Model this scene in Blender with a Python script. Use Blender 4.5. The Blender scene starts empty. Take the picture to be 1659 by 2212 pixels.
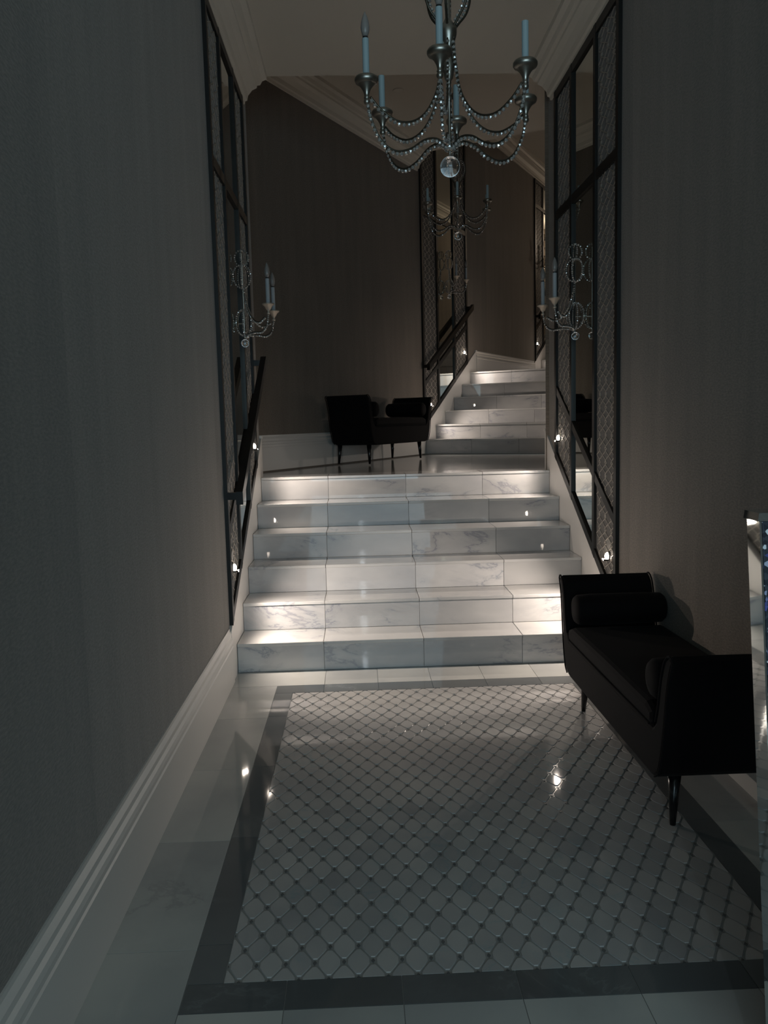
import bpy, bmesh, math, random
from mathutils import Vector, Matrix
random.seed(7)
C = bpy.context.scene.collection
sc = bpy.context.scene
PI = math.pi

# ------------------------------------------------------------------ camera
F, PIT, YAW, ROL, H = 1765.94, .1092, .0297, -.0250, 1.4696
fw = Vector((math.sin(YAW)*math.cos(PIT), math.cos(YAW)*math.cos(PIT), -math.sin(PIT)))
rt = Vector((math.cos(YAW), -math.sin(YAW), 0)); up = rt.cross(fw)
r2 = math.cos(ROL)*rt + math.sin(ROL)*up; u2 = -math.sin(ROL)*rt + math.cos(ROL)*up
cd = bpy.data.cameras.new('camera'); cam = bpy.data.objects.new('camera', cd); C.objects.link(cam)
M = Matrix((r2, u2, -fw)).transposed().to_4x4(); M.translation = (0, 0, H); cam.matrix_world = M
cd.sensor_fit = 'VERTICAL'; cd.sensor_height = 36.0; cd.lens = 36.0*F/2212; cd.clip_start = .02
sc.camera = cam

# ------------------------------------------------------------------ world, large lights, exposure
w = bpy.data.worlds.new('world'); sc.world = w; w.use_nodes = True
w.node_tree.nodes['Background'].inputs[0].default_value = (.44, .51, .52, 1)
w.node_tree.nodes['Background'].inputs[1].default_value = .25
sc.view_settings.view_transform = 'Standard'; sc.view_settings.look = 'None'
sc.view_settings.exposure = 0; sc.view_settings.gamma = 1; sc.view_settings.use_curve_mapping = False
sc.cycles.max_bounces = 10; sc.cycles.sample_clamp_indirect = 10; sc.cycles.caustics_reflective = False; sc.cycles.caustics_refractive = False
sc.cycles.use_denoising = True

def area(name, loc, rot, sx, sy, power, col, spread=PI):
    l = bpy.data.lights.new(name, 'AREA'); l.shape = 'RECTANGLE'; l.size = sx; l.size_y = sy; l.energy = power; l.color = col; l.spread = spread
    o = bpy.data.objects.new(name, l); C.objects.link(o); o.location = loc; o.rotation_euler = rot; return o
def pointl(name, loc, power, col, rad):
    l = bpy.data.lights.new(name, 'POINT'); l.energy = power; l.color = col; l.shadow_soft_size = rad
    o = bpy.data.objects.new(name, l); C.objects.link(o); o.location = loc; return o
AREA_P = 205.0
area('entrance_daylight', (.36, -5.6, 1.9), (PI/2, 0, 0), 7.0, 3.4, AREA_P, (.56, .84, 1.0))
pointl('entrance_lamp', (.02, -1.6, 1.86), 20, (.80, .92, 1.0), .020)
pointl('exit_lamp', (1.33, -1.6, 1.84), 5.0, (.75, 1.0, .70), .014)
pointl('upper_hall_fill', (6.0, 16.9, 5.2), 34, (1.0, .80, .60), .06)  # warm fill added to brighten the upper hall, not a fitting of the place

# ------------------------------------------------------------------ measures
R, T = .178, .306
XL, XR, Y0 = -.7716, 1.5024, 4.7917
TH, BX, BY, T2 = .5142, .8424, 10.2474, .3021
D2 = Vector((math.sin(TH), math.cos(TH), 0)); N2 = Vector((math.cos(TH), -math.sin(TH), 0)); B0 = Vector((BX, BY, 0))
W2 = 2.44
ZL, ZL2 = 6*R, 12*R
def mapL(s, n, z): return Vector((XL+n, s, z))
def mapR(s, n, z): return Vector((XR-n, s, z))
def mapB(s, n, z): v = B0+D2*s+N2*n; return Vector((v.x, v.y, z))
def mapB2(s, n, z): v = B0+D2*s+N2*(W2-n); return Vector((v.x, v.y, z))
def mapW(x, y, z): return Vector((x, y, z))

# ------------------------------------------------------------------ materials
def mat(name, col, rough=.5, metal=0, spec=.5, **k):
    m = bpy.data.materials.new(name); m.use_nodes = True; b = m.node_tree.nodes['Principled BSDF']
    b.inputs['Base Color'].default_value = (*col, 1); b.inputs['Roughness'].default_value = rough
    b.inputs['Metallic'].default_value = metal; b.inputs['Specular IOR Level'].default_value = spec
    for a, v in k.items(): b.inputs[a.replace('_', ' ')].default_value = v
    return m
def N(m, t, **k):
    n = m.node_tree.nodes.new(t)
    for a, v in k.items(): setattr(n, a, v)
    return n
def ramp(m, stops):
    r = N(m, 'ShaderNodeValToRGB'); e = r.color_ramp.elements
    while len(e) < len(stops): e.new(.5)
    for x, (p, c) in zip(e, stops): x.position = p; x.color = (*c, 1)
    return r
def marble(name, base, vein, rough, tint=.22, vs=1.7):
    m = mat(name, base, rough, 0, .55); nt = m.node_tree; L = nt.links.new; b = nt.nodes['Principled BSDF']
    g = N(m, 'ShaderNodeNewGeometry'); oi = N(m, 'ShaderNodeObjectInfo')
    off = N(m, 'ShaderNodeVectorMath', operation='SCALE'); cb = N(m, 'ShaderNodeCombineXYZ')
    L(oi.outputs['Random'], cb.inputs[0]); L(oi.outputs['Random'], cb.inputs[2]); L(cb.outputs[0], off.inputs[0]); off.inputs['Scale'].default_value = 37
    ad = N(m, 'ShaderNodeVectorMath', operation='ADD'); L(g.outputs['Position'], ad.inputs[0]); L(off.outputs[0], ad.inputs[1])
    mp = N(m, 'ShaderNodeMapping'); L(ad.outputs[0], mp.inputs[0]); mp.inputs['Rotation'].default_value = (.4, .7, .5); mp.inputs['Scale'].default_value = (1, 1, 2.2)
    n1 = N(m, 'ShaderNodeTexNoise'); n1.inputs['Scale'].default_value = vs; n1.inputs['Detail'].default_value = 9; n1.inputs['Distortion'].default_value = .55; n1.inputs['Roughness'].default_value = .62
    L(mp.outputs[0], n1.inputs[0])
    sb = N(m, 'ShaderNodeMath', operation='SUBTRACT'); sb.inputs[1].default_value = .5; L(n1.outputs[0], sb.inputs[0])
    ab = N(m, 'ShaderNodeMath', operation='ABSOLUTE'); L(sb.outputs[0], ab.inputs[0])
    r = ramp(m, [(0, vein), (.018, tuple((a*.25+c*.75) for a, c in zip(vein, base))), (.07, base)]); 
    nm = N(m, 'ShaderNodeTexNoise'); nm.inputs['Scale'].default_value = 1.9; L(ad.outputs[0], nm.inputs[0])
    mk = N(m, 'ShaderNodeMapRange'); mk.inputs[1].default_value = .42; mk.inputs[2].default_value = .62; mk.inputs[3].default_value = .14; mk.inputs[4].default_value = 0; L(nm.outputs[0], mk.inputs[0])
    sm = N(m, 'ShaderNodeMath', operation='ADD'); L(ab.outputs[0], sm.inputs[0]); L(mk.outputs[0], sm.inputs[1]); L(sm.outputs[0], r.inputs[0])
    n2 = N(m, 'ShaderNodeTexNoise'); n2.inputs['Scale'].default_value = 1.7; n2.inputs['Detail'].default_value = 4; L(mp.outputs[0], n2.inputs[0])
    r2_ = ramp(m, [(.35, (1, 1, 1)), (.7, (.72, .73, .76))]); L(n2.outputs[0], r2_.inputs[0])
    mx = N(m, 'ShaderNodeMix', data_type='RGBA', blend_type='MULTIPLY'); mx.inputs[0].default_value = 1
    L(r.outputs[0], mx.inputs[6]); L(r2_.outputs[0], mx.inputs[7])
    mr = N(m, 'ShaderNodeMapRange'); mr.inputs[3].default_value = 1-tint; mr.inputs[4].default_value = 1; L(oi.outputs['Random'], mr.inputs[0])
    m2 = N(m, 'ShaderNodeVectorMath', operation='SCALE'); L(mx.outputs[2], m2.inputs[0]); L(mr.outputs[0], m2.inputs['Scale'])
    L(m2.outputs[0], b.inputs['Base Color']); return m
def fabric(name, dark, light, rough=.85, seam=True, sc_=60, sheen=.25):
    m = mat(name, dark, rough, 0, .3); nt = m.node_tree; L = nt.links.new; b = nt.nodes['Principled BSDF']
    uv = N(m, 'ShaderNodeUVMap'); sep = N(m, 'ShaderNodeSeparateXYZ'); L(uv.outputs[0], sep.inputs[0])
    mp = N(m, 'ShaderNodeMapping'); L(uv.outputs[0], mp.inputs[0]); mp.inputs['Scale'].default_value = (.9, 2.4, 1)
    a = N(m, 'ShaderNodeTexNoise'); a.inputs['Scale'].default_value = sc_; a.inputs['Detail'].default_value = 5; L(mp.outputs[0], a.inputs[0])
    mp2 = N(m, 'ShaderNodeMapping'); L(uv.outputs[0], mp2.inputs[0]); mp2.inputs['Scale'].default_value = (2.2, .22, 1)
    c = N(m, 'ShaderNodeTexNoise'); c.inputs['Scale'].default_value = 4; c.inputs['Detail'].default_value = 6; L(mp2.outputs[0], c.inputs[0])
    ad = N(m, 'ShaderNodeMath', operation='ADD'); L(a.outputs[0], ad.inputs[0])
    cw = N(m, 'ShaderNodeMapRange'); cw.inputs[3].default_value = .25; cw.inputs[4].default_value = .75; L(c.outputs[0], cw.inputs[0]); L(cw.outputs[0], ad.inputs[1])
    r = ramp(m, [(.40, dark), (.60, light)])
    hf = N(m, 'ShaderNodeMath', operation='MULTIPLY'); hf.inputs[1].default_value = .5; L(ad.outputs[0], hf.inputs[0]); L(hf.outputs[0], r.inputs[0])
    out = r.outputs[0]
    if seam:   # each wallpaper drop has its own slight tone
        dv = N(m, 'ShaderNodeMath', operation='DIVIDE'); dv.inputs[1].default_value = 1.12; L(sep.outputs[0], dv.inputs[0])
        fl = N(m, 'ShaderNodeMath', operation='FLOOR'); L(dv.outputs[0], fl.inputs[0])
        wn = N(m, 'ShaderNodeTexWhiteNoise', noise_dimensions='1D'); L(fl.outputs[0], wn.inputs['W'])
        mr = N(m, 'ShaderNodeMapRange'); mr.inputs[3].default_value = .86; mr.inputs[4].default_value = 1.12; L(wn.outputs[0], mr.inputs[0])
        s_ = N(m, 'ShaderNodeVectorMath', operation='SCALE'); L(out, s_.inputs[0]); L(mr.outputs[0], s_.inputs['Scale']); out = s_.outputs[0]
    L(out, b.inputs['Base Color'])
    bp = N(m, 'ShaderNodeBump'); bp.inputs['Strength'].default_value = .5; bp.inputs['Distance'].default_value = .004; L(a.outputs[0], bp.inputs['Height']); L(bp.outputs[0], b.inputs['Normal'])
    b.inputs['Sheen Weight'].default_value = sheen
    return m
def emis(name, col, s):
    m = mat(name, col, .4); b = m.node_tree.nodes['Principled BSDF']
    b.inputs['Emission Color'].default_value = (*col, 1); b.inputs['Emission Strength'].default_value = s; return m
M_WALL = fabric('grasscloth', (.122, .106, .090), (.198, .172, .146))
M_WALLB = fabric('grasscloth_landing', (.145, .120, .096), (.215, .18, .146))
M_CEIL = mat('ceiling_paint', (.68, .635, .56), .8)
M_CROWN = mat('crown_paint', (.70, .66, .585), .55)
M_TRIM = mat('trim_paint', (.62, .605, .58), .35)
M_RISER = marble('riser_marble', (.60, .59, .58), (.36, .37, .40), .022)
M_TREAD = marble('tread_marble', (.62, .61, .59), (.38, .39, .41), .08, .1)
M_FLOOR = marble('floor_marble', (.54, .54, .51), (.44, .44, .42), .05, .10, 1.2)
M_BAND = marble('band_marble', (.17, .178, .178), (.23, .24, .24), .05, .25, 3)
M_MOS = marble('mosaic_marble', (.52, .505, .485), (.42, .48, .48), .05, .10, 9)
M_GROUT = mat('grout', (.33, .33, .32), .12)
M_JOINT = mat('light_grout', (.62, .61, .58), .4)
M_DOT = mat('mosaic_dot', (.14, .14, .14), .15)
M_FRAME = mat('frame_bronze', (.016, .015, .014), .45, .4)
M_RAIL = mat('rail_black', (.010, .0095, .009), .28, .3)
M_MIRROR = mat('mirror_glass', (.62, .64, .60), .012, 1)
M_LATB = fabric('lattice_backing', (.050, .045, .040), (.085, .075, .066), .7, False)
M_LAT = mat('lattice_cream', (.36, .325, .285), .45)
M_SILVER = mat('aged_silver', (.40, .385, .345), .34, 1)
M_GILT = mat('aged_gilt', (.50, .43, .36), .45, .6)
M_WIRE = mat('dark_wire', (.10, .09, .07), .4, .9)
M_BEAD = mat('glass_bead', (.62, .60, .57), .10, .45, .9, Transmission_Weight=.3, IOR=1.55)
M_CRYS = mat('crystal', (.96, .98, 1), .0, 0, .8, Transmission_Weight=1.0, IOR=1.52)
M_CANDLE = mat('candle_sleeve', (.36, .46, .49), .5)
M_CANDLE2 = mat('candle_sleeve_white', (.42, .44, .46), .5)
M_BULB = mat('frosted_bulb', (.36, .33, .31), .3, 0, .5, Transmission_Weight=.25)
M_SOCK = mat('socket', (.01, .01, .01), .4)
M_VELVET = mat('black_velvet', (.0040, .0030, .0034), .8, 0, .15, Sheen_Weight=.02)
M_LEG = mat('black_lacquer', (.006, .006, .007), .22, 0, .5)
M_LENS = emis('step_light_lens', (1, .86, .72), 42)
M_LTRIM = mat('step_light_trim', (.18, .16, .14), .6)
M_MIRPED = mat('bevelled_mirror', (.75, .80, .80), .03, 1)
M_DUST = None
def crushed():
    m = mat('crushed_crystal', (.10, .12, .14), .12, 0, 1); nt = m.node_tree; L = nt.links.new; b = nt.nodes['Principled BSDF']
    g = N(m, 'ShaderNodeNewGeometry'); v = N(m, 'ShaderNodeTexVoronoi'); v.inputs['Scale'].default_value = 110; L(g.outputs['Position'], v.inputs[0])
    r = ramp(m, [(0, (.02, .025, .035)), (.70, (.06, .07, .09)), (.84, (.10, .12, .4)), (.90, (.75, .8, .85))])  # blue and white glints of the crystal painted into the base colour
    sep = N(m, 'ShaderNodeSeparateXYZ'); L(v.outputs['Color'], sep.inputs[0]); L(sep.outputs[0], r.inputs[0]); L(r.outputs[0], b.inputs['Base Color'])
    bp = N(m, 'ShaderNodeBump'); bp.inputs['Strength'].default_value = 1; bp.inputs['Distance'].default_value = .01; L(sep.outputs[1], bp.inputs['Height']); L(bp.outputs[0], b.inputs['Normal'])
    return m
M_CRUSH = crushed()

# ------------------------------------------------------------------ helpers
def part(name, bm, m, root=None, org=(0, 0, 0), smooth=False):
    bmesh.ops.recalc_face_normals(bm, faces=bm.faces[:])
    o3 = Vector(org)
    if o3.length:
        bmesh.ops.translate(bm, verts=bm.verts[:], vec=-o3)
        if root is not None and root.rotation_euler.z: bmesh.ops.rotate(bm, verts=bm.verts[:], matrix=Matrix.Rotation(-root.rotation_euler.z, 3, 'Z'))
    me = bpy.data.meshes.new(name); bm.to_mesh(me); bm.free(); me.materials.append(m)
    if smooth:
        for p in me.polygons: p.use_smooth = True
    o = bpy.data.objects.new(name, me); C.objects.link(o)
    if root is not None: o.parent = root
    else: o.location = o3
    return o
def thing(name, label, cat, loc=(0, 0, 0), rz=0, group=None):
    o = bpy.data.objects.new(name, None); C.objects.link(o); o.location = loc; o.rotation_euler = (0, 0, rz); o.empty_display_size = .1
    o['label'] = label; o['category'] = cat
    if group: o['group'] = group
    return o
def rzof(mp):
    v = mp(1, 0, 0)-mp(0, 0, 0); return math.atan2(v.y, v.x) if abs(v.x) > 1e-3 else 0
def tag(o, label=None, cat=None, group=None, kind=None):
    for k, v in (('label', label), ('category', cat), ('group', group), ('kind', kind)):
        if v: o[k] = v
    return o
def copy_tree(o, parent=None):
    c = o.copy(); C.objects.link(c); c.parent = parent
    for ch in o.children: copy_tree(ch, c)
    return c
def hexa(bm, p):    # 8 points: bottom 4, top 4
    v = [bm.verts.new(q) for q in p]
    for f in ((0, 3, 2, 1), (4, 5, 6, 7), (0, 1, 5, 4), (1, 2, 6, 5), (2, 3, 7, 6), (3, 0, 4, 7)): bm.faces.new([v[i] for i in f])
    return v
def box(bm, mp, a, b, bevel=0):
    (x0, y0, z0), (x1, y1, z1) = a, b
    n0 = len(bm.edges)
    v = hexa(bm, [mp(x0, y0, z0), mp(x1, y0, z0), mp(x1, y1, z0), mp(x0, y1, z0), mp(x0, y0, z1), mp(x1, y0, z1), mp(x1, y1, z1), mp(x0, y1, z1)])
    if bevel:
        es = {e for q in v for e in q.link_edges}
        bmesh.ops.bevel(bm, geom=list(es), offset=bevel, segments=1, affect='EDGES')
def slab(bm, mp, pts, n0, n1):   # polygon in (s,z), extruded along n
    a = [bm.verts.new(mp(s, n0, z)) for s, z in pts]; b = [bm.verts.new(mp(s, n1, z)) for s, z in pts]
    bm.faces.new(a); bm.faces.new(b[::-1])
    for i in range(len(pts)):
        j = (i+1) % len(pts); bm.faces.new((a[i], b[i], b[j], a[j]))
def flat(bm, pts, z0, z1):       # polygon in xy
    a = [bm.verts.new((x, y, z0)) for x, y in pts]; b = [bm.verts.new((x, y, z1)) for x, y in pts]
    bm.faces.new(a[::-1]); bm.faces.new(b)
    for i in range(len(pts)):
        j = (i+1) % len(pts); bm.faces.new((a[i], a[j], b[j], b[i]))
def sweep(bm, mp, prof, s0, s1, z=0):   # profile of (n,z)
    a = [bm.verts.new(mp(s0, n, z+q)) for n, q in prof]; b = [bm.verts.new(mp(s1, n, z+q)) for n, q in prof]
    bm.faces.new(a); bm.faces.new(b[::-1])
    for i in range(len(prof)):
        j = (i+1) % len(prof); bm.faces.new((a[i], a[j], b[j], b[i]))
def clip(poly, px, py, nx, ny):   # keep the side where (p-P).n >= 0
    out = []
    for i in range(len(poly)):
        a, b = poly[i], poly[(i+1) % len(poly)]
        da = (a[0]-px)*nx+(a[1]-py)*ny; db = (b[0]-px)*nx+(b[1]-py)*ny
        if da >= 0: out.append(a)
        if (da >= 0) != (db >= 0):
            t = da/(da-db); out.append((a[0]+(b[0]-a[0])*t, a[1]+(b[1]-a[1])*t))
    return out
def clip_to(poly, region):        # region counter-clockwise convex
    for i in range(len(region)):
        a, b = region[i], region[(i+1) % len(region)]
        poly = clip(poly, a[0], a[1], -(b[1]-a[1]), b[0]-a[0])
        if len(poly) < 3: return []
    q = []
    for p_ in poly:
        if not q or math.hypot(p_[0]-q[-1][0], p_[1]-q[-1][1]) > 1e-4: q.append(p_)
    if len(q) > 2 and math.hypot(q[0][0]-q[-1][0], q[0][1]-q[-1][1]) < 1e-4: q.pop()
    ar = sum(q[i][0]*q[(i+1) % len(q)][1]-q[(i+1) % len(q)][0]*q[i][1] for i in range(len(q)))/2 if len(q) > 2 else 0
    return q if ar > 2e-5 else []
def uvwall(name, mp, s0, s1, z0, z1, m, th=.12, holes=None):
    bm = bmesh.new(); box(bm, mp, (s0, -th, z0), (s1, 0, z1))
    uv = bm.loops.layers.uv.new('UVMap')
    vs = {}
    bm.verts.ensure_lookup_table()
    order = [(s0, z0), (s1, z0), (s1, z0), (s0, z0), (s0, z1), (s1, z1), (s1, z1), (s0, z1)]
    for i, v in enumerate(bm.verts): vs[v] = order[i]
    for f in bm.faces:
        for l in f.loops: l[uv].uv = vs[l.vert]
    return tag(part(name, bm, m), kind='structure')
def lathe(bm, prof, c=(0, 0, 0), n=16):
    rings = []
    for r, z in prof:
        if r < 1e-5: rings.append([bm.verts.new((c[0], c[1], c[2]+z))])
        else: rings.append([bm.verts.new((c[0]+r*math.cos(2*PI*k/n), c[1]+r*math.sin(2*PI*k/n), c[2]+z)) for k in range(n)])
    for a, b in zip(rings, rings[1:]):
        for k in range(n):
            j = (k+1) % n
            if len(a) == 1 and len(b) == 1: continue
            if len(a) == 1: bm.faces.new((a[0], b[k], b[j]))
            elif len(b) == 1: bm.faces.new((a[k], a[j], b[0]))
            else: bm.faces.new((a[k], a[j], b[j], b[k]))
    if len(rings[0]) > 1: bm.faces.new(rings[0][::-1])
    if len(rings[-1]) > 1: bm.faces.new(rings[-1])
def spline(pts, step=.01):
    P = [Vector(p) for p in pts]; P = [P[0]*2-P[1]]+P+[P[-1]*2-P[-2]]; out = []
    for i in range(1, len(P)-2):
        a, b, c, d = P[i-1:i+3]; n = max(2, int((c-b).length/step))
        for k in range(n):
            t = k/n; out.append(.5*((2*b)+(c-a)*t+(2*a-5*b+4*c-d)*t*t+(3*b-a-3*c+d)*t**3))
    out.append(P[-2]); return out
def loft(bm, rings, close=True):
    R_ = [[bm.verts.new(p_) for p_ in r] for r in rings]
    for a, b in zip(R_, R_[1:]):
        n = len(a)
        for k in range(n if close else n-1): bm.faces.new((a[k], a[(k+1) % n], b[(k+1) % n], b[k]))
    bm.faces.new(R_[0][::-1]); bm.faces.new(R_[-1])
def tube(bm, pts, r, n=6):
    rings = []
    for i, p in enumerate(pts):
        t = (pts[min(i+1, len(pts)-1)]-pts[max(i-1, 0)]).normalized()
        a = t.orthogonal().normalized() if i == 0 else (pa-t*pa.dot(t)).normalized()
        pa = a; b = t.cross(a)
        rings.append([bm.verts.new(p+(a*math.cos(2*PI*k/n)+b*math.sin(2*PI*k/n))*r) for k in range(n)])
    for u, v in zip(rings, rings[1:]):
        for k in range(n): bm.faces.new((u[k], u[(k+1) % n], v[(k+1) % n], v[k]))
    bm.faces.new(rings[0][::-1]); bm.faces.new(rings[-1])
def beads(bm, pts, r, pitch):
    d = 0; last = -1e9
    for i, p in enumerate(pts):
        if i: d += (p-pts[i-1]).length
        if d-last >= pitch:
            last = d
            bmesh.ops.create_icosphere(bm, subdivisions=1, radius=r, matrix=Matrix.Translation(p) @ Matrix.Rotation(random.random()*6, 4, 'Z') @ Matrix.Rotation(random.random()*6, 4, 'X'))

# ------------------------------------------------------------------ room shell
S_BACK = -.6
uvwall('wall_left', mapL, S_BACK, 6.45, -.1, 4.75, M_WALL)
uvwall('wall_right', mapR, S_BACK, 6.42, -.1, 4.75, M_WALL)
uvwall('wall_landing', mapB, -3.75, 9.2, .6, 5.75, M_WALLB)
# short return between the lower left wall and the landing wall
ret = [Vector((XL-.005, 6.44, 0)), mapB(-3.60, 0, 0)]
rd = (ret[1]-ret[0]).normalized(); rn = Vector((rd.y, -rd.x, 0))
def mapRet(s, n, z): v = ret[0]+rd*s+rn*n; return Vector((v.x, v.y, z))
uvwall('wall_return', mapRet, 0, (ret[1]-ret[0]).length+.1, .6, 4.75, M_WALL)
c_in = Vector((XR, 6.42, 0)); s_in = (c_in-B0).dot(D2)
uvwall('wall_upper_right', mapB2, s_in-.02, 9.2, .6, 5.75, M_WALLB)
uvwall('wall_far', lambda s, n, z: mapB(9.2-n, s, z), -.12, W2+.12, .6, 5.75, M_WALLB)

def poly(name, pts, z0, z1, m): 
    bm = bmesh.new(); flat(bm, pts, z0, z1); return tag(part(name, bm, m), kind='structure')
poly('ceiling', [(XL-.12, S_BACK), (XR+.12, S_BACK), (XR+.12, 6.30), (XL-.12, 6.30)], 4.0, 4.75, M_CEIL)
q = lambda s, n: tuple(mapB(s, n, 0)[:2])
poly('ceiling_landing', [(XL-.3, 6.302), (XR+.15, 6.302), q(s_in+.05, W2+.12), q(-.09, W2+.12), q(-.09, -.12), q(-3.75, -.12)], 4.65, 5.75, M_CEIL)
poly('ceiling_upper', [q(-.088, -.12), q(-.088, W2+.12), q(9.3, W2+.12), q(9.3, -.12)], 5.70, 5.80, M_CEIL)

CROWN = [(0, 0), (.016, 0), (.020, .020), (.036, .026), (.044, .060), (.074, .096), (.108, .112), (.112, .128), (.134, .132), (.150, .158), (.182, .170), (.186, .200), (0, .200)]
for i, (mp, s0, s1, z) in enumerate([(mapL, S_BACK, 6.28, 3.8), (mapR, S_BACK, 6.28, 3.8), (mapB, -3.7, -.10, 4.45), (mapB, -.086, 9.19, 5.5), (mapB2, -.086, 9.19, 5.5)]):
    bm = bmesh.new(); sweep(bm, mp, CROWN, s0, s1, z-.0005); tag(part('trim_%d' % (i+1), bm, M_CROWN), kind='structure')
poly('ceiling_lobby', [(-3.6, -6), (4.4, -6), (4.4, S_BACK-.002), (-3.6, S_BACK-.002)], 4.0, 4.2, M_CEIL)
poly('floor_lobby', [(-3.6, -6), (4.4, -6), (4.4, S_BACK-.002), (-3.6, S_BACK-.002)], -.12, 0, M_FLOOR)
uvwall('wall_lobby_left', lambda s, n, z: Vector((-3.5+n, s, z)), -6, S_BACK+.1, 0, 4, M_WALL)
uvwall('wall_lobby_right', lambda s, n, z: Vector((4.3-n, s, z)), -6, S_BACK+.1, 0, 4, M_WALL)
uvwall('wall_front_left', lambda s, n, z: Vector((s, S_BACK-n, z)), -3.6, XL-.12, 0, 4, M_WALL)
uvwall('wall_front_right', lambda s, n, z: Vector((s, S_BACK-n, z)), XR+.12, 4.4, 0, 4, M_WALL)
BASE = [(0, 0), (.024, 0), (.024, .205), (.020, .212), (.020, .228), (.025, .236), (.022, .252), (.014, .262), (.015, .282), (.006, .300), (.006, .314), (0, .314)]
for nm, mp, s0, s1, z in [('baseboard_left', mapL, S_BACK, 4.62, 0), ('baseboard_right', mapR, S_BACK, 4.62, 0), ('baseboard_landing', mapB, -3.58, -.08, ZL), ('baseboard_upper', mapB, 1.76, 4.54, ZL2)]:
    bm = bmesh.new(); sweep(bm, mp, BASE, s0, s1, z+.0005); tag(part(nm, bm, M_TRIM), kind='structure')
SL1, SL2 = R/T, R/T2
def skirt(nm, mp, s0, z0, sl):    # stair skirt: top edge starts at panel foot height z0+.35 at s0
    top = lambda s: z0+.335+sl*(s-s0)
    a = s0-.065; e = s0+(1.068+.314-.335)/sl
    bm = bmesh.new(); slab(bm, mp, [(a, z0-.0), (a, top(a)), (e, z0+ZL+.314), (e, z0+ZL-.25), (a+.4, z0)], 0, .016)
    sweep(bm, mp, [(0, 0), (.022, 0), (.022, .02), (0, .02)], e-.03, e+.02, z0+ZL+.300)
    tag(part(nm, bm, M_TRIM), kind='structure')
skirt('trim_6', mapL, 4.685, 0, SL1); skirt('trim_7', mapR, 4.685, 0, SL1)
skirt('trim_8', mapB, -.02, ZL, SL2); skirt('trim_9', mapB2, -.02, ZL, SL2); skirt('trim_10', mapB, 4.60, ZL2, SL2)

# ------------------------------------------------------------------ floor: base + border tiles + band + mosaic
fl = poly('floor', [(XL-.12, S_BACK), (XR+.12, S_BACK), (XR+.12, Y0+.02), (XL-.12, Y0+.02)], -.12, -.003, M_GROUT)
MX0, MX1, MY0, MY1 = -.398, 1.157, 2.035, 4.385
BX0, BX1, BY0, BY1 = -.494, 1.255, 1.925, 4.515
G = .0012
def tile(x0, x1, y0, y1, m, nm='floor_tile', top=0.0):
    bm = bmesh.new(); box(bm, mapW, (x0+G, y0+G, -.010), (x1-G, y1-G, top)); return part(nm, bm, m, fl)
def cuts(a, b, first, step):
    r = [a]; x = first
    while x <= a+.02: x += step
    while x < b-.02: r.append(x); x += step
    return r+[b]
xs = cuts(XL+.01, XR-.01, -.228, .3045)
for x0, x1 in zip(xs, xs[1:]): tile(x0, x1, BY1, Y0, M_FLOOR)                     # row along the first riser
ys = cuts(.2, BY1, .35, .61)
for y0, y1 in zip(ys, ys[1:]):
    tile(XL+.01, BX0, y0, y1, M_FLOOR); tile(BX1, XR-.01, y0, y1, M_FLOOR)
ys = cuts(-.2, BY0, .09, .61)
for x0, x1 in zip(xs, xs[1:]):
    for y0, y1 in zip(ys, ys[1:]):
        a, b = max(x0, BX0), min(x1, BX1)
        if b-a > .02 and y1 > -.1: tile(a, b, y0, y1, M_FLOOR)
bm = bmesh.new(); box(bm, mapW, (XL+.01, S_BACK, -.01), (XR-.01, -.205, 0)); tag(part('floor_field', bm, M_FLOOR, fl), kind='stuff')
for x in (XL+.01, BX1): 
    bm = bmesh.new(); box(bm, mapW, (x, -.2, -.01), (BX0-G if x < 0 else XR-.01, .199, 0)); part('floor_tile', bm, M_FLOOR, fl)
ys = cuts(MY0, MY1, 2.2, .61)
for y0, y1 in zip(ys, ys[1:]):
    tile(BX0, MX0, y0, y1, M_BAND, 'band_tile'); tile(MX1, BX1, y0, y1, M_BAND, 'band_tile')
bx_ = cuts(BX0, BX1, -.228, .3045)
for x0, x1 in zip(bx_, bx_[1:]):
    tile(x0, x1, BY0, MY0, M_BAND, 'band_tile'); tile(x0, x1, MY1, BY1, M_BAND, 'band_tile')
# mosaic: lozenges .08 x .135 with clipped corners, dark dots at the nodes
DX, DY = .0400, .0675
reg = [(MX0+.002, MY0+.002), (MX1-.002, MY0+.002), (MX1-.002, MY1-.002), (MX0+.002, MY1-.002)]
cells = []
g = .0045; cx_, cy_ = .0105, .017
for j in range(int((MY1-MY0)/DY)+3):
    for i in range(int((MX1-MX0)/DX)+3):
        if (i+j) % 2: continue
        cx, cy = MX0+i*DX, MY0+j*DY
        ax, ay = DX-g*1.2, DY-g*2.0
        pts = [(ax-cx_, -ay*cx_/ax), (ax, 0), (ax-cx_, ay*cx_/ax)]
        oct_ = [(ax-cx_*.5, -ay*.16), (ax-cx_*.5, ay*.16), (ax*.62, ay*.43), (ax*.16, ay-cy_*.5), (-ax*.16, ay-cy_*.5), (-ax*.62, ay*.43), (-ax+cx_*.5, ay*.16), (-ax+cx_*.5, -ay*.16), (-ax*.62, -ay*.43), (-ax*.16, -ay+cy_*.5), (ax*.16, -ay+cy_*.5), (ax*.62, -ay*.43)]
        pl = clip_to([(cx+a, cy+b) for a, b in oct_], reg)
        if pl: cells.append((cy, cx, pl))
cells.sort(key=lambda c: c[0])
share = {}
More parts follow.
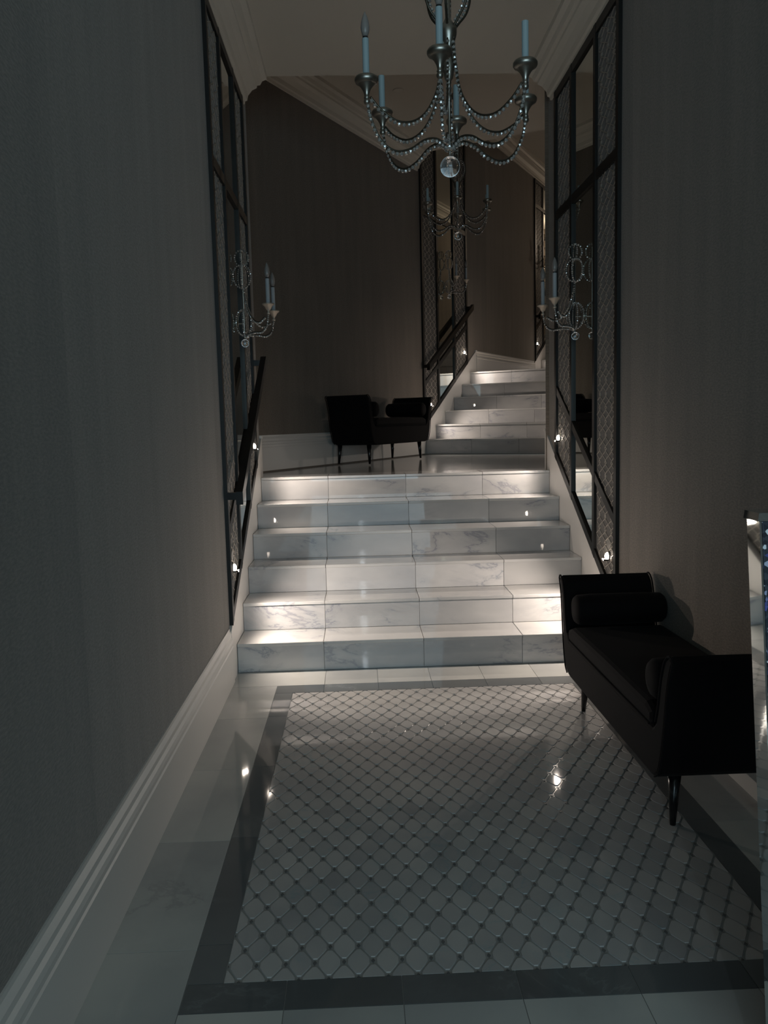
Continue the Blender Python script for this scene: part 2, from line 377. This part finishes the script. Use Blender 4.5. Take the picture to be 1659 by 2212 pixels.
def lozenge(c):
    cy, cx, pl = c
    key = tuple((round(a-cx, 3), round(b-cy, 3)) for a, b in pl)
    if key not in share:
        bm = bmesh.new(); flat(bm, [(a-cx, b-cy) for a, b in pl], -.008, 0)
        bmesh.ops.recalc_face_normals(bm, faces=bm.faces[:]); me = bpy.data.meshes.new('mosaic_tile'); bm.to_mesh(me); bm.free(); me.materials.append(M_MOS); share[key] = me
    o = bpy.data.objects.new('mosaic_tile', share[key]); C.objects.link(o); o.parent = fl; o.location = (cx, cy, random.uniform(-.0002, .0002))
for c in cells[:300]: lozenge(c)
bm = bmesh.new()
for c in cells[300:]: flat(bm, c[2], -.008, random.uniform(-.0002, .0002))
tag(part('mosaic_field', bm, M_MOS, fl), kind='stuff')
bm = bmesh.new()
for j in range(int((MY1-MY0)/DY)+2):
    for i in range(int((MX1-MX0)/DX)+2):
        if (i+j) % 2 == 0: continue
        cx, cy = MX0+i*DX, MY0+j*DY
        pl = clip_to([(cx, cy-.009), (cx+.0055, cy), (cx, cy+.009), (cx-.0055, cy)], reg)
        if pl: flat(bm, pl, -.006, -.0006)
tag(part('mosaic_dot', bm, M_DOT, fl), kind='stuff')

# ------------------------------------------------------------------ staircases
def stairs(nm, mp, s0, t, n0, n1, z0, joints, label, treads_last=True, count=6):
    root = thing(nm, label, 'staircase', mp(s0, (n0+n1)/2, z0), rzof(mp)); O = root.location.copy()
    bm = bmesh.new()
    for i in range(count):
        last = i == count-1
        box(bm, mp, (s0+i*t+.014, n0, z0+i*R-.05 if i else z0-.003), (s0+(i+1)*t+.014 if not last else s0+(i+1)*t, n1, z0+(i+1)*R-.022))
    part('core', bm, M_JOINT, root, O)
    for i in range(count):
        y = s0+i*t; zb, zt = z0+i*R, z0+(i+1)*R
        js = [n0]+[j for j in joints if n0+.05 < j < n1-.05]+[n1]
        for a, b in zip(js, js[1:]):
            bm = bmesh.new(); box(bm, mp, (y, a+G, zb+.001), (y+.014, b-G, zt-.021), .0008); part('riser_tile', bm, M_RISER, root, O)
            bm = bmesh.new(); box(bm, mp, (y-.009, a+G, zt-.020), (y+t-.002, b-G, zt), .0022); part('tread_tile', bm, M_TREAD, root, O)
    return root
mapF = lambda s, n, z: Vector((n, s, z))
stairs('staircase', mapF, Y0, T, XL+.017, XR-.017, 0, [-.238, .362, .958], 'lower flight of six wide polished white marble steps rising from the mosaic floor')
stairs('staircase', mapB, 0, T2, .018, W2-.018, ZL, [.62, 1.22, 1.82], 'second flight of grey-veined marble steps climbing right beyond the black settee on the landing')
stairs('staircase', mapB, 4.62, T2, .018, W2-.018, ZL2, [.62, 1.22, 1.82], 'topmost flight of marble steps, a sliver seen left of the right wall edge', count=5)

# landings
def landing(nm, region, z, ax, o, pitch):
    base = poly(nm, region, z-.14, z-.012, M_GROUT)
    ay = Vector((-ax.y, ax.x, 0)); lo = [1e9]*2; hi = [-1e9]*2
    for p_ in region:
        v = Vector((p_[0], p_[1], 0))-o
        for k, a in enumerate((ax, ay)):
            lo[k] = min(lo[k], v.dot(a)); hi[k] = max(hi[k], v.dot(a))
    for i in range(math.floor(lo[0]/pitch), math.ceil(hi[0]/pitch)):
        for j in range(math.floor(lo[1]/pitch), math.ceil(hi[1]/pitch)):
            c = []
            for a, b in ((0, 0), (1, 0), (1, 1), (0, 1)):
                v = o+ax*((i+a)*pitch+(G if not a else -G))+ay*((j+b)*pitch+(G if not b else -G)); c.append((v.x, v.y))
            pl = clip_to(c, region)
            if pl:
                bm = bmesh.new(); flat(bm, pl, z-.011, z); part('floor_tile', bm, M_TREAD, base)
    return base
EPS = .012
yl = Y0+6*T
landing('floor_landing', [(XL+.017, yl), (XR-.017, yl), (XR-.017, 6.43), q(-.013, W2-.018), q(-.013, .026), q(-3.56, .026), (XL+.02, 6.46)], ZL, Vector((0, 1, 0)), Vector((-.238, yl, 0)), .61)
landing('floor_upper', [q(6*T2+.001, .026), q(6*T2+.001, W2-.02), q(4.608, W2-.02), q(4.608, .026)][::-1], ZL2, Vector(D2), mapB(6*T2, .62, 0), .61)

# ------------------------------------------------------------------ mirror panels, step lights, handrails
COL = [0, .44, .99, 1.43]
def mirror_panel(mp, s0, z0, sl, ztop, label):
    root = thing('mirror_panel', label, 'mirror', mp(s0+.715, 0, z0+.8), rzof(mp), group='tall framed mirror panels on the stair walls'); O = root.location.copy()
    B, P, b2 = .0225, .022, .026
    zb = lambda s: z0+.365+sl*(s-s0)     # centre line of the foot bar
    zm = lambda s: z0+.855+sl*(s-s0)     # centre line of the rail-height bar
    zc = z0+2.93
    hb = b2*math.hypot(1, sl)
    for c in COL:
        bm = bmesh.new(); s = s0+c; slab(bm, mp, [(s-B, zb(s-B)-hb), (s+B, zb(s+B)-hb), (s+B, ztop-.001), (s-B, ztop-.001)], 0, P); part('upright', bm, M_FRAME, root, O)
    for k in range(3):
        a, b = s0+COL[k]+B, s0+COL[k+1]-B
        for f, nm in ((zb, 'foot_bar'), (zm, 'sloping_bar')):
            bm = bmesh.new(); slab(bm, mp, [(a, f(a)-hb), (b, f(b)-hb), (b, f(b)+hb), (a, f(a)+hb)], 0, P-.002); part(nm, bm, M_FRAME, root, O)
        for z, h, nm in ((zc, .03, 'cross_bar'), (ztop-.03, .028, 'top_bar')):
            bm = bmesh.new(); box(bm, mp, (a, 0, z-h), (b, P-.002, z+h)); part(nm, bm, M_FRAME, root, O)
        pane = [(a, zb(a)), (b, zb(b)), (b, ztop-.02), (a, ztop-.02)]
        bm = bmesh.new(); slab(bm, mp, pane, .001, .006 if k == 1 else .004)
        if k == 1: part('mirror', bm, M_MIRROR, root, O)
        else:
            uv = bm.loops.layers.uv.new('UVMap')
            for f in bm.faces:
                for l in f.loops: l[uv].uv = ((l.vert.co-O).xy.length, l.vert.co.z)
            ins = part('lattice_insert', bm, M_LATB, root, O)
            bm = bmesh.new(); d = (b-a)/3.3; lam = .165; hw = .0058
            z_lo = zb(a)+hb; z_hi = ztop-.06
            nst = int((z_hi-z_lo)/.0145)
            for kk in range(-1, 6):
                for ph in (0, PI):
                    prev = None
                    for t in range(nst+1):
                        z = z_lo+(z_hi-z_lo)*t/nst
                        w_ = math.sin(2*PI*(z-z0)/lam+ph); s = a+kk*d+d*.2+.66*d*(.35*w_+.65*math.asin(w_)*2/PI)
                        ok = a+.006 < s < b-.006 and z > zb(s)+hb
                        if ok:
                            cur = [bm.verts.new(mp(s-hw, .0075, z)), bm.verts.new(mp(s+hw, .0075, z)), bm.verts.new(mp(s-hw, .004, z)), bm.verts.new(mp(s+hw, .004, z))]
                            if prev:
                                bm.faces.new((prev[0], prev[1], cur[1], cur[0])); bm.faces.new((prev[2], prev[0], cur[0], cur[2])); bm.faces.new((prev[1], prev[3], cur[3], cur[1]))
                            prev = cur
                        else: prev = None
            lt = tag(part('lattice', bm, M_LAT, ins), kind='stuff')
            lt.data.transform(Matrix.Rotation(-root.rotation_euler.z, 4, 'Z') @ Matrix.Translation(-O))
    return root
mirror_panel(mapL, 4.685, 0, SL1, 3.8, 'tall dark-framed mirror panel on the left wall, behind the black handrail')
mirror_panel(mapR, 4.685, 0, SL1, 3.8, 'tall dark-framed mirror panel on the right wall above the black chaise')
mirror_panel(mapB, -.02, ZL, SL2, 5.5, 'dark-framed mirror panel beside the second flight, behind the farther chandelier')
mirror_panel(mapB, 4.60, ZL2, SL2, 5.5, 'farthest dark-framed mirror panel, beside the topmost flight of steps')
mirror_panel(mapB2, -.02, ZL, SL2, 5.5, 'dark-framed panel seen only reflected in the mirror beside the second flight')

LP = 26
def step_light(mp, s, z, label, power=LP, proto=[]):
    p0 = mp(s, 0, z); n = (mp(s, 1, z)-p0).normalized()
    rz = math.atan2(n.y, n.x)
    if proto:
        r = copy_tree(proto[0]); r.location = p0; r.rotation_euler = (0, 0, rz); r['label'] = label
    else:
        r = thing('step_light', label, 'light', (0, 0, 0), 0, 'small round step lights in the lattice columns')
        bm = bmesh.new(); lathe(bm, [(.030, .0085), (.030, .011), (.027, .013), (.0235, .013)], n=20)
        bmesh.ops.rotate(bm, verts=bm.verts[:], matrix=Matrix.Rotation(PI/2, 3, 'Y')); part('trim_ring', bm, M_LTRIM, r)
        bm = bmesh.new(); lathe(bm, [(.023, .0090), (.0225, .015), (.019, .022), (.012, .027), (0, .029)], n=20)
        bmesh.ops.rotate(bm, verts=bm.verts[:], matrix=Matrix.Rotation(PI/2, 3, 'Y')); part('lens', bm, M_LENS, r, smooth=True)
        bm = bmesh.new(); pr = []     # black shield added under the lens to block light on the wall below
        for i in range(13):
            a = math.radians(-145+110*i/12); pr.append([Vector((x, q_*math.cos(a), q_*math.sin(a))) for q_, x in ((.0265, .0125), (.0265, .041), (.0275, .041), (.0285, .0115))])
        loft(bm, pr); part('beam_shield', bm, M_SOCK, r)
        r.location = p0; r.rotation_euler = (0, 0, rz); proto.append(r)
    l = bpy.data.lights.new('step_lamp', 'SPOT'); l.energy = power; l.color = (1, .86, .75); l.spot_size = math.radians(142); l.spot_blend = .8; l.shadow_soft_size = .006; l.specular_factor = .2
    o = bpy.data.objects.new('step_lamp', l); C.objects.link(o); o.location = p0+n*.035
    d = (n*.79+Vector((0, 0, -.62))).normalized(); o.rotation_euler = d.to_track_quat('-Z', 'Y').to_euler()
    return r
step_light(mapL, 4.83, .632, 'small lit step light low on the left wall, beside the second step', 37)
step_light(mapL, 6.00, 1.318, 'small lit step light on the left wall behind the handrail, beside the landing')
step_light(mapR, 4.84, .632, 'small lit step light on the right wall just above the black chaise', 37)
step_light(mapR, 6.04, 1.322, 'small lit step light on the right wall beside the landing edge')
step_light(mapB, .155, 1.678, 'small lit step light at the right end of the black settee on the landing')
step_light(mapB, 1.31, 2.395, 'small lit step light beside the top steps of the second flight')
step_light(mapB, 4.68, 2.756, 'farthest small lit step light, left of the right wall edge')
step_light(mapB2, .155, 1.678, 'lower step light seen only reflected in the mirror beside the second flight')
step_light(mapB2, 1.31, 2.395, 'upper step light seen only reflected in the mirror beside the second flight')

def handrail(mp, s0, z0, sl, label):
    root = thing('handrail', label, 'handrail', mp(s0+.7, 0, z0+1.5), rzof(mp)); O = root.location.copy()
    a, b = s0-.045, s0+1.46; zc = lambda s: z0+1.062+sl*(s-a)
    n0, n1, h = .072, .112, .037
    bm = bmesh.new(); slab(bm, mp, [(a, zc(a)-h), (b, zc(b)-h), (b, zc(b)+h), (a, zc(a)+h)], n0, n1); part('rail', bm, M_RAIL, root, O)
    for s in (a, b-.04):
        bm = bmesh.new(); box(bm, mp, (s, .0225, zc(s+.02)-.02), (s+.04, n0, zc(s+.02)+.02)); part('bracket', bm, M_RAIL, root, O)
handrail(mapL, 4.685, 0, SL1, 'black square handrail on the left wall beside the lower flight')
handrail(mapB, -.02, ZL, SL2, 'black square handrail beside the second flight, past the settee')
handrail(mapB, 4.60, ZL2, SL2, 'farthest black handrail, beside the topmost flight')
handrail(mapB2, -.02, ZL, SL2, 'black handrail seen only reflected in the mirror beside the second flight')

# ------------------------------------------------------------------ chandeliers
CUP = [(0, -.062), (.009, -.062), (.0115, -.056), (.009, -.052), (.010, -.044), (.013, -.034), (.021, -.020), (.030, -.010), (.033, -.007), (.041, -.004), (.0445, .003), (.044, .011), (.039, .018), (.031, .021), (.026, .019), (0, .016)]
def candle(root, base, bulb=True, hc=.140, rc=.0125, m=None, sl=.0):
    bm = bmesh.new(); lathe(bm, [(rc, .0), (rc, hc)], base, 14); part('candle_sleeve', bm, m or M_CANDLE, root, smooth=False)
    if bulb:
        bm = bmesh.new(); lathe(bm, [(rc*.8, hc), (rc*.8, hc+.007)], base, 12); part('socket', bm, M_SOCK, root)
        k = rc/.0095*1.03; h_ = hc+.007
        bm = bmesh.new(); lathe(bm, [(.0065*k, h_), (.0105*k, h_+.011*k), (.0125*k, h_+.023*k), (.0105*k, h_+.039*k), (.006*k, h_+.053*k), (.0015*k, h_+.063*k), (0, h_+.065*k)], base, 14); part('bulb', bm, M_BULB, root, smooth=True)
def chandelier(label, loc, rz, bulbs, ztop):
    root = thing('chandelier', label, 'chandelier', loc, 0, 'silver beaded chandeliers over the stairs')
    # z = 0 at the cup rims
    zr = ztop-loc[2]
    bm = bmesh.new()
    lathe(bm, [(0, -.235), (.010, -.235), (.014, -.228), (.010, -.220), (.006, -.205), (.010, -.195), (.006, -.185), (.006, -.05), (.010, -.04), (.006, -.03), (.008, .02), (.016, .03), (.020, .05), (.026, .075), (.020, .10), (.014, .13), (.024, .16), (.033, .19), (.034, .215), (.018, .235), (.010, .25), (.0065, .62), (.016, .635), (.012, .66), (.004, .68), (.004, zr-.04), (0, zr-.04)], n=14)
    part('stem', bm, M_SILVER, root, smooth=True)
    bm = bmesh.new(); lathe(bm, [(.0, zr-.045), (.035, zr-.04), (.060, zr-.02), (.062, zr-.001), (0, zr-.001)], n=20); part('canopy', bm, M_SILVER, root, smooth=True)
    bm = bmesh.new(); bmesh.ops.create_uvsphere(bm, u_segments=32, v_segments=20, radius=.0385, matrix=Matrix.Translation((0, 0, -.296))); cb = part('crystal_ball', bm, M_CRYS, root, smooth=True)
    bm = bmesh.new(); lathe(bm, [(.0, -.262), (.006, -.260), (.004, -.250), (.004, -.234)], n=10); part('hook', bm, M_SILVER, cb)
    bm = bmesh.new()
    for k in range(16):
        a = 2*PI*k/16; bmesh.ops.create_icosphere(bm, subdivisions=1, radius=.0065, matrix=Matrix.Translation((.017*math.cos(a), .017*math.sin(a), -.232)))
    part('bead_ring', bm, M_BEAD, root)
    r = .336
    for k in range(6):
        a = math.radians(30+60*k)+rz; u = Vector((math.cos(a), math.sin(a), 0))
        def P(q): return [u*x+Vector((0, 0, z)) for x, z in q]
        lo = spline(P([(.018, -.215), (.055, -.196), (.105, -.205), (.165, -.243), (.225, -.256), (.280, -.225), (.318, -.155), (.334, -.085), (r, -.062)]), .006)
        hi = spline(P([(.020, .205), (.032, .08), (.052, -.02), (.095, -.098), (.150, -.140), (.215, -.146), (.280, -.112), (.322, -.070)]), .006)
        bm = bmesh.new(); tube(bm, lo, .0042); tube(bm, hi, .0042)
        sc_ = spline(P([(.020, .205), (.045, .235), (.080, .280), (.095, .340), (.080, .400), (.045, .430), (.016, .425)]), .008); tube(bm, sc_, .0045)
        tube(bm, spline(P([(.010, .66), (.030, .61), (.034, .54), (.020, .46), (.014, .43)]), .01), .0035)
        arm = part('arm', bm, M_WIRE, root, smooth=True)
        bm = bmesh.new(); dn = Vector((0, 0, -.0095))
        beads(bm, [p_+dn for p_ in lo], .0082, .0135); beads(bm, [p_+dn for p_ in hi], .0078, .0135); beads(bm, [p_-u*.011 for p_ in sc_], .0070, .013)
        part('bead_strand', bm, M_BEAD, arm)
        c = u*r+Vector((0, 0, -.019))
        bm = bmesh.new(); lathe(bm, CUP, c, 18); cup = part('candle_cup', bm, M_SILVER, root, smooth=True)
        bm = bmesh.new(); bmesh.ops.create_uvsphere(bm, u_segments=14, v_segments=10, radius=.0125, matrix=Matrix.Translation(c+Vector((0, 0, -.070)))); part('cup_ball', bm, M_SILVER, cup, smooth=True)
        candle(root, c+Vector((0, 0, .012)), k in bulbs)
    return root
# arm order by angle from +x: 30, 90, 150, 210, 270, 330 degrees
ch = chandelier('near silver beaded chandelier with blue-white candles hanging over the lower flight', (.389, 3.3, 2.748), -.207, (3, 4), 4.0)
ch2 = chandelier('smaller-looking far chandelier hanging over the landing above the second flight', (1.06, 8.4, 3.60), -.13, (), 4.65)

# ------------------------------------------------------------------ wall sconces (local x along the wall, y out of it)
def sconce(label, mp, s, z, proto=[]):
    p0 = mp(s, .0062, z); n = (mp(s, 1, z)-p0).normalized(); rz = math.atan2(n.y, n.x)-PI/2
    if proto:
        r = copy_tree(proto[0]); r.location = p0; r.rotation_euler = (0, 0, rz); r['label'] = label; return r
    root = thing('wall_sconce', label, 'sconce', (0, 0, 0), 0, 'beaded two-candle sconces on the mirrors')
    V = Vector
    bm = bmesh.new(); lathe(bm, [(0, 0), (.030, 0), (.034, .006), (.022, .014), (0, .018)], n=18)
    bmesh.ops.rotate(bm, verts=bm.verts[:], matrix=Matrix.Rotation(-PI/2, 3, 'X')); bmesh.ops.translate(bm, verts=bm.verts[:], vec=(0, 0, -.12))
    part('backplate', bm, M_SILVER, root, smooth=True)
    bm = bmesh.new(); tube(bm, [V((0, .01, -.12)), V((0, .03, -.12)), V((0, .055, -.12))], .004); tube(bm, [V((0, .055, -.215)), V((0, .055, .32))], .003); part('spine', bm, M_SILVER, root)
    def cage(zc, ry, rz_, n_, ysh, nm, half=False):
        bm = bmesh.new(); bb = bmesh.new()
        for k in range(n_):
            a = PI*(k+.5)/n_ if half else 2*PI*k/n_
            u = V((math.cos(a), math.sin(a), 0))
            pts = spline([V((0, ysh, zc+rz_*math.cos(t)))+u*ry*math.sin(t) for t in [PI*i/8 for i in range(9)]], .006)
            tube(bm, pts, .0025, 5); beads(bb, [p_+u*.006 for p_ in pts], .0066, .0108)
        o = part(nm, bm, M_WIRE, root); part('bead_strand', bb, M_BEAD, o)
    cage(.290, .038, .048, 4, .055, 'upper_scroll')
    cage(.175, .052, .072, 5, .055, 'middle_scroll')
    cage(-.115, .050, .082, 6, .055, 'lower_basket')
    for sx in (-1, 1):
        bm = bmesh.new(); bb = bmesh.new()
        up_ = spline([V((0, .060, .10)), V((sx*.012, .068, .04)), V((sx*.035, .088, -.04)), V((sx*.075, .125, -.105)), V((sx*.115, .165, -.125)), V((sx*.150, .205, -.100))], .006)
        lo_ = spline([V((0, .060, -.205)), V((sx*.030, .080, -.190)), V((sx*.080, .130, -.182)), V((sx*.125, .180, -.185)), V((sx*.155, .215, -.150)), V((sx*.163, .228, -.085))], .006)
        for p_ in (up_, lo_): tube(bm, p_, .0035, 6); beads(bb, [x+V((0, 0, -.008)) for x in p_], .0074, .0120)
        arm = part('arm', bm, M_WIRE, root); part('bead_strand', bb, M_BEAD, arm)
        c = V((sx*.165, .230, -.030))
        bm = bmesh.new(); lathe(bm, [(0, -.058), (.010, -.056), (.012, -.048), (.008, -.042), (.007, -.036), (.016, -.024), (.024, -.008), (.034, .0), (.038, .004), (.038, .010), (.026, .012), (0, .011)], c, 16); part('candle_cup', bm, M_GILT, root, smooth=True)
        candle(root, c+V((0, 0, .011)), True, .150, .0130, M_CANDLE2)
    bm = bmesh.new(); bmesh.ops.create_uvsphere(bm, u_segments=20, v_segments=14, radius=.0245, matrix=Matrix.Translation((0, .055, -.245))); part('crystal_ball', bm, M_CRYS, root, smooth=True)
    proto.append(root); root.location = p0; root.rotation_euler = (0, 0, rz); return root
ZS = 2.245
sconce('beaded two-candle sconce on the left wall mirror, above the handrail end', mapL, 5.40, ZS)
sconce('beaded two-candle sconce on the right wall mirror, above the black chaise', mapR, 5.40, ZS)
sconce('beaded two-candle sconce on the mirror beside the second flight', mapB, .695, ZS+ZL)
sconce('farthest beaded sconce, mostly hidden by the right wall edge', mapB, 5.315, ZS+ZL2)
sconce('beaded sconce seen only reflected in the mirror beside the second flight', mapB2, .695, ZS+ZL)

# ------------------------------------------------------------------ chaises (local y is the long axis, wall side at +x)
def outline_extrude(bm, pts, x0, x1, r=.012):    # pts in (y,z); rounded sides
    ring = lambda x, s: [Vector((x, y, z)) for y, z in inset(pts, s)]
    loft(bm, [ring(x0, r), ring(x0+r*.3, r*.3), ring(x0+r, 0), ring(x1-r, 0), ring(x1-r*.3, r*.3), ring(x1, r)])
def inset(pts, d):
    if d == 0: return pts
    out = []; n = len(pts)
    for i in range(n):
        a, b, c = Vector(pts[i-1]), Vector(pts[i]), Vector(pts[(i+1) % n])
        e1, e2 = (b-a).normalized(), (c-b).normalized(); nn = Vector((-e1.y, e1.x))+Vector((-e2.y, e2.x))
        nn = nn.normalized() if nn.length > 1e-6 else Vector((-e1.y, e1.x))
        out.append(tuple(b+nn*d))
    return out
def chaise(name, label, loc, rz):
    root = thing(name, label, 'bench', loc, rz, 'black chaise benches with two scrolled ends')
    X0, X1 = -.228, .228
    # hull: boat-shaped base with flared ends (counter-clockwise in y,z)
    cv = lambda pts: [tuple(v) for v in spline([(a, b, 0) for a, b in pts], .03)]
    e = [(.565, .184), (.608, .192), (.642, .218), (.662, .262), (.682, .33), (.700, .42), (.716, .52), (.738, .600), (.762, .655)]
    outer = [(v[0], v[1]) for v in spline([(a, b, 0) for a, b in e], .03)]
    inner = [(v[0], v[1]) for v in spline([(a, b, 0) for a, b in [(.735, .668), (.690, .640), (.655, .56), (.635, .47), (.610, .395), (.575, .365)]], .03)]
    right = outer+inner
    left = [(-a, b) for a, b in right][::-1]
    hull = right+left
    bm = bmesh.new(); outline_extrude(bm, hull, X0, X1, .014); part('upholstered_body', bm, M_VELVET, root, smooth=False)
    for sgn in (1, -1):     # welt along the front edge of each scrolled end
        for x in (X0, X1):
            bm = bmesh.new(); tube(bm, spline([(x, sgn*a, b) for a, b in [(.61, .195), (.644, .219), (.664, .262), (.684, .33), (.702, .42), (.718, .52), (.740, .600), (.764, .652), (.738, .668), (.692, .642), (.657, .56), (.637, .47), (.612, .398)]], .02), .004, 6); part('welt', bm, M_VELVET, root)
    bm = bmesh.new()
    seat = [(-.565, .367), (.565, .367), (.585, .385), (.580, .425), (.52, .447), (0, .452), (-.52, .447), (-.580, .425), (-.585, .385)]
    outline_extrude(bm, seat, X0-.004, X1+.004, .022); part('seat_cushion', bm, M_VELVET, root)
    bm = bmesh.new()
    for x in (X0-.004, X1+.004): tube(bm, [Vector((x, -.56, .372)), Vector((x, 0, .368)), Vector((x, .56, .372))], .004)
    part('piping', bm, M_VELVET, root)
    for x in (-.142, .188):
        for y in (-.575, .575):
            bm = bmesh.new(); k = Vector((x*1.06, y*1.02, 0)); t = Vector((x, y, .188))
            rings = []
            for f in (0, .5, 1):
                c = k.lerp(t, f); rr = .0105+.0135*f
                rings.append([c+Vector((rr*math.cos(2*PI*i/14), rr*math.sin(2*PI*i/14), 0)) for i in range(14)])
            loft(bm, rings); part('leg', bm, M_LEG, root, smooth=True)
    return root
def bolster(label, loc, rz):
    bm = bmesh.new(); lathe(bm, [(0, -.225), (.03, -.227), (.060, -.220), (.072, -.205), (.0755, -.14), (.076, 0), (.0755, .14), (.072, .205), (.060, .220), (.03, .227), (0, .225)], n=28)
    bmesh.ops.rotate(bm, verts=bm.verts[:], matrix=Matrix.Rotation(PI/2, 3, 'Y'))
    o = part('bolster_cushion', bm, M_VELVET, smooth=True); o.location = loc; o.rotation_euler = (0, 0, rz)
    return tag(o, label, 'cushion', 'round black bolsters on the benches')
CH1 = Vector((1.248, 3.365, 0))
chaise('chaise_bench', 'large black chaise bench with scrolled ends in the right foreground beside the wall', CH1, 0)
BZ, BYO = .452+.0765, .556
bolster('black bolster against the far scrolled end of the foreground chaise', CH1+Vector((.012, BYO-.012, BZ+.003)), 0)
bolster('black bolster against the near scrolled end of the foreground chaise', CH1+Vector((.0, -BYO+.012, BZ+.003)), 0)
c2 = mapB(0, 0, ZL); ctr = Vector((.268, 8.585, ZL))
rz2 = -TH+PI    # long axis along the landing wall, wall side towards -N2
chaise('chaise_bench', 'black chaise bench on the landing seen end-on against the wall', ctr, rz2)
bolster('black bolster on the near end of the landing chaise', ctr-D2*(BYO-.012)+Vector((0, 0, BZ+.003)), rz2)
bolster('black bolster on the far end of the landing chaise', ctr+D2*(BYO-.012)+Vector((0, 0, BZ+.003)), rz2)

# ------------------------------------------------------------------ mirrored screen at the right edge
ped = thing('mirrored_screen', 'sparkling mirrored screen with a crushed crystal front, cut off by the right edge', 'screen', (1.034, 1.57, 0))
HT = 1.262
hwz = lambda z: .185+.078*z/HT
D = .026
def frus(x00, x01, x10, x11, y0, y1, z0, z1, m, nm):
    bm = bmesh.new()
    hexa(bm, [Vector((x00, y0, z0)), Vector((x01, y0, z0)), Vector((x01, y1, z0)), Vector((x00, y1, z0)), Vector((x10, y0, z1)), Vector((x11, y0, z1)), Vector((x11, y1, z1)), Vector((x10, y1, z1))])
    return part(nm, bm, m, ped)
frus(-hwz(.03)+.0045, hwz(.03)-.0045, -hwz(HT)+.0045, hwz(HT)-.0045, -D+.006, D-.006, .03, HT-.001, M_FRAME, 'core')
frus(-.195, .195, -.190, .190, -.06, .06, 0, .03, M_MIRPED, 'foot')
frus(-.268, .268, -.266, .266, -D-.004, D+.004, HT, HT+.016, M_MIRPED, 'top_plate')
for sx in (-1, 1):
    h0, h1 = sx*hwz(.03), sx*hwz(HT); t = -sx*.004
    frus(h0, h0+t, h1, h1+t, -D, D, .031, HT-.001, M_MIRPED, 'side_mirror')
for fy in (-1, 1):
    h0, h1 = hwz(.03)-.005, hwz(HT)-.005
    frus(-h0, h0, -h1, h1, fy*(D-.005), fy*D, .031, HT-.001, M_CRUSH, 'crystal_panel')

# ------------------------------------------------------------------ recessed downlight in the landing ceiling
dl = thing('recessed_downlight', 'small unlit recessed downlight in the ceiling over the landing', 'light', (.485, 8.27, 4.65))
bm = bmesh.new(); lathe(bm, [(.038, -.001), (.055, -.001), (.057, -.004), (.050, -.008), (.038, -.006)], n=24); part('trim_ring', bm, M_CROWN, dl)
bm = bmesh.new(); lathe(bm, [(0, -.0012), (.037, -.0012), (.037, -.004), (0, -.004)], n=24); part('lens', bm, M_BULB, dl)
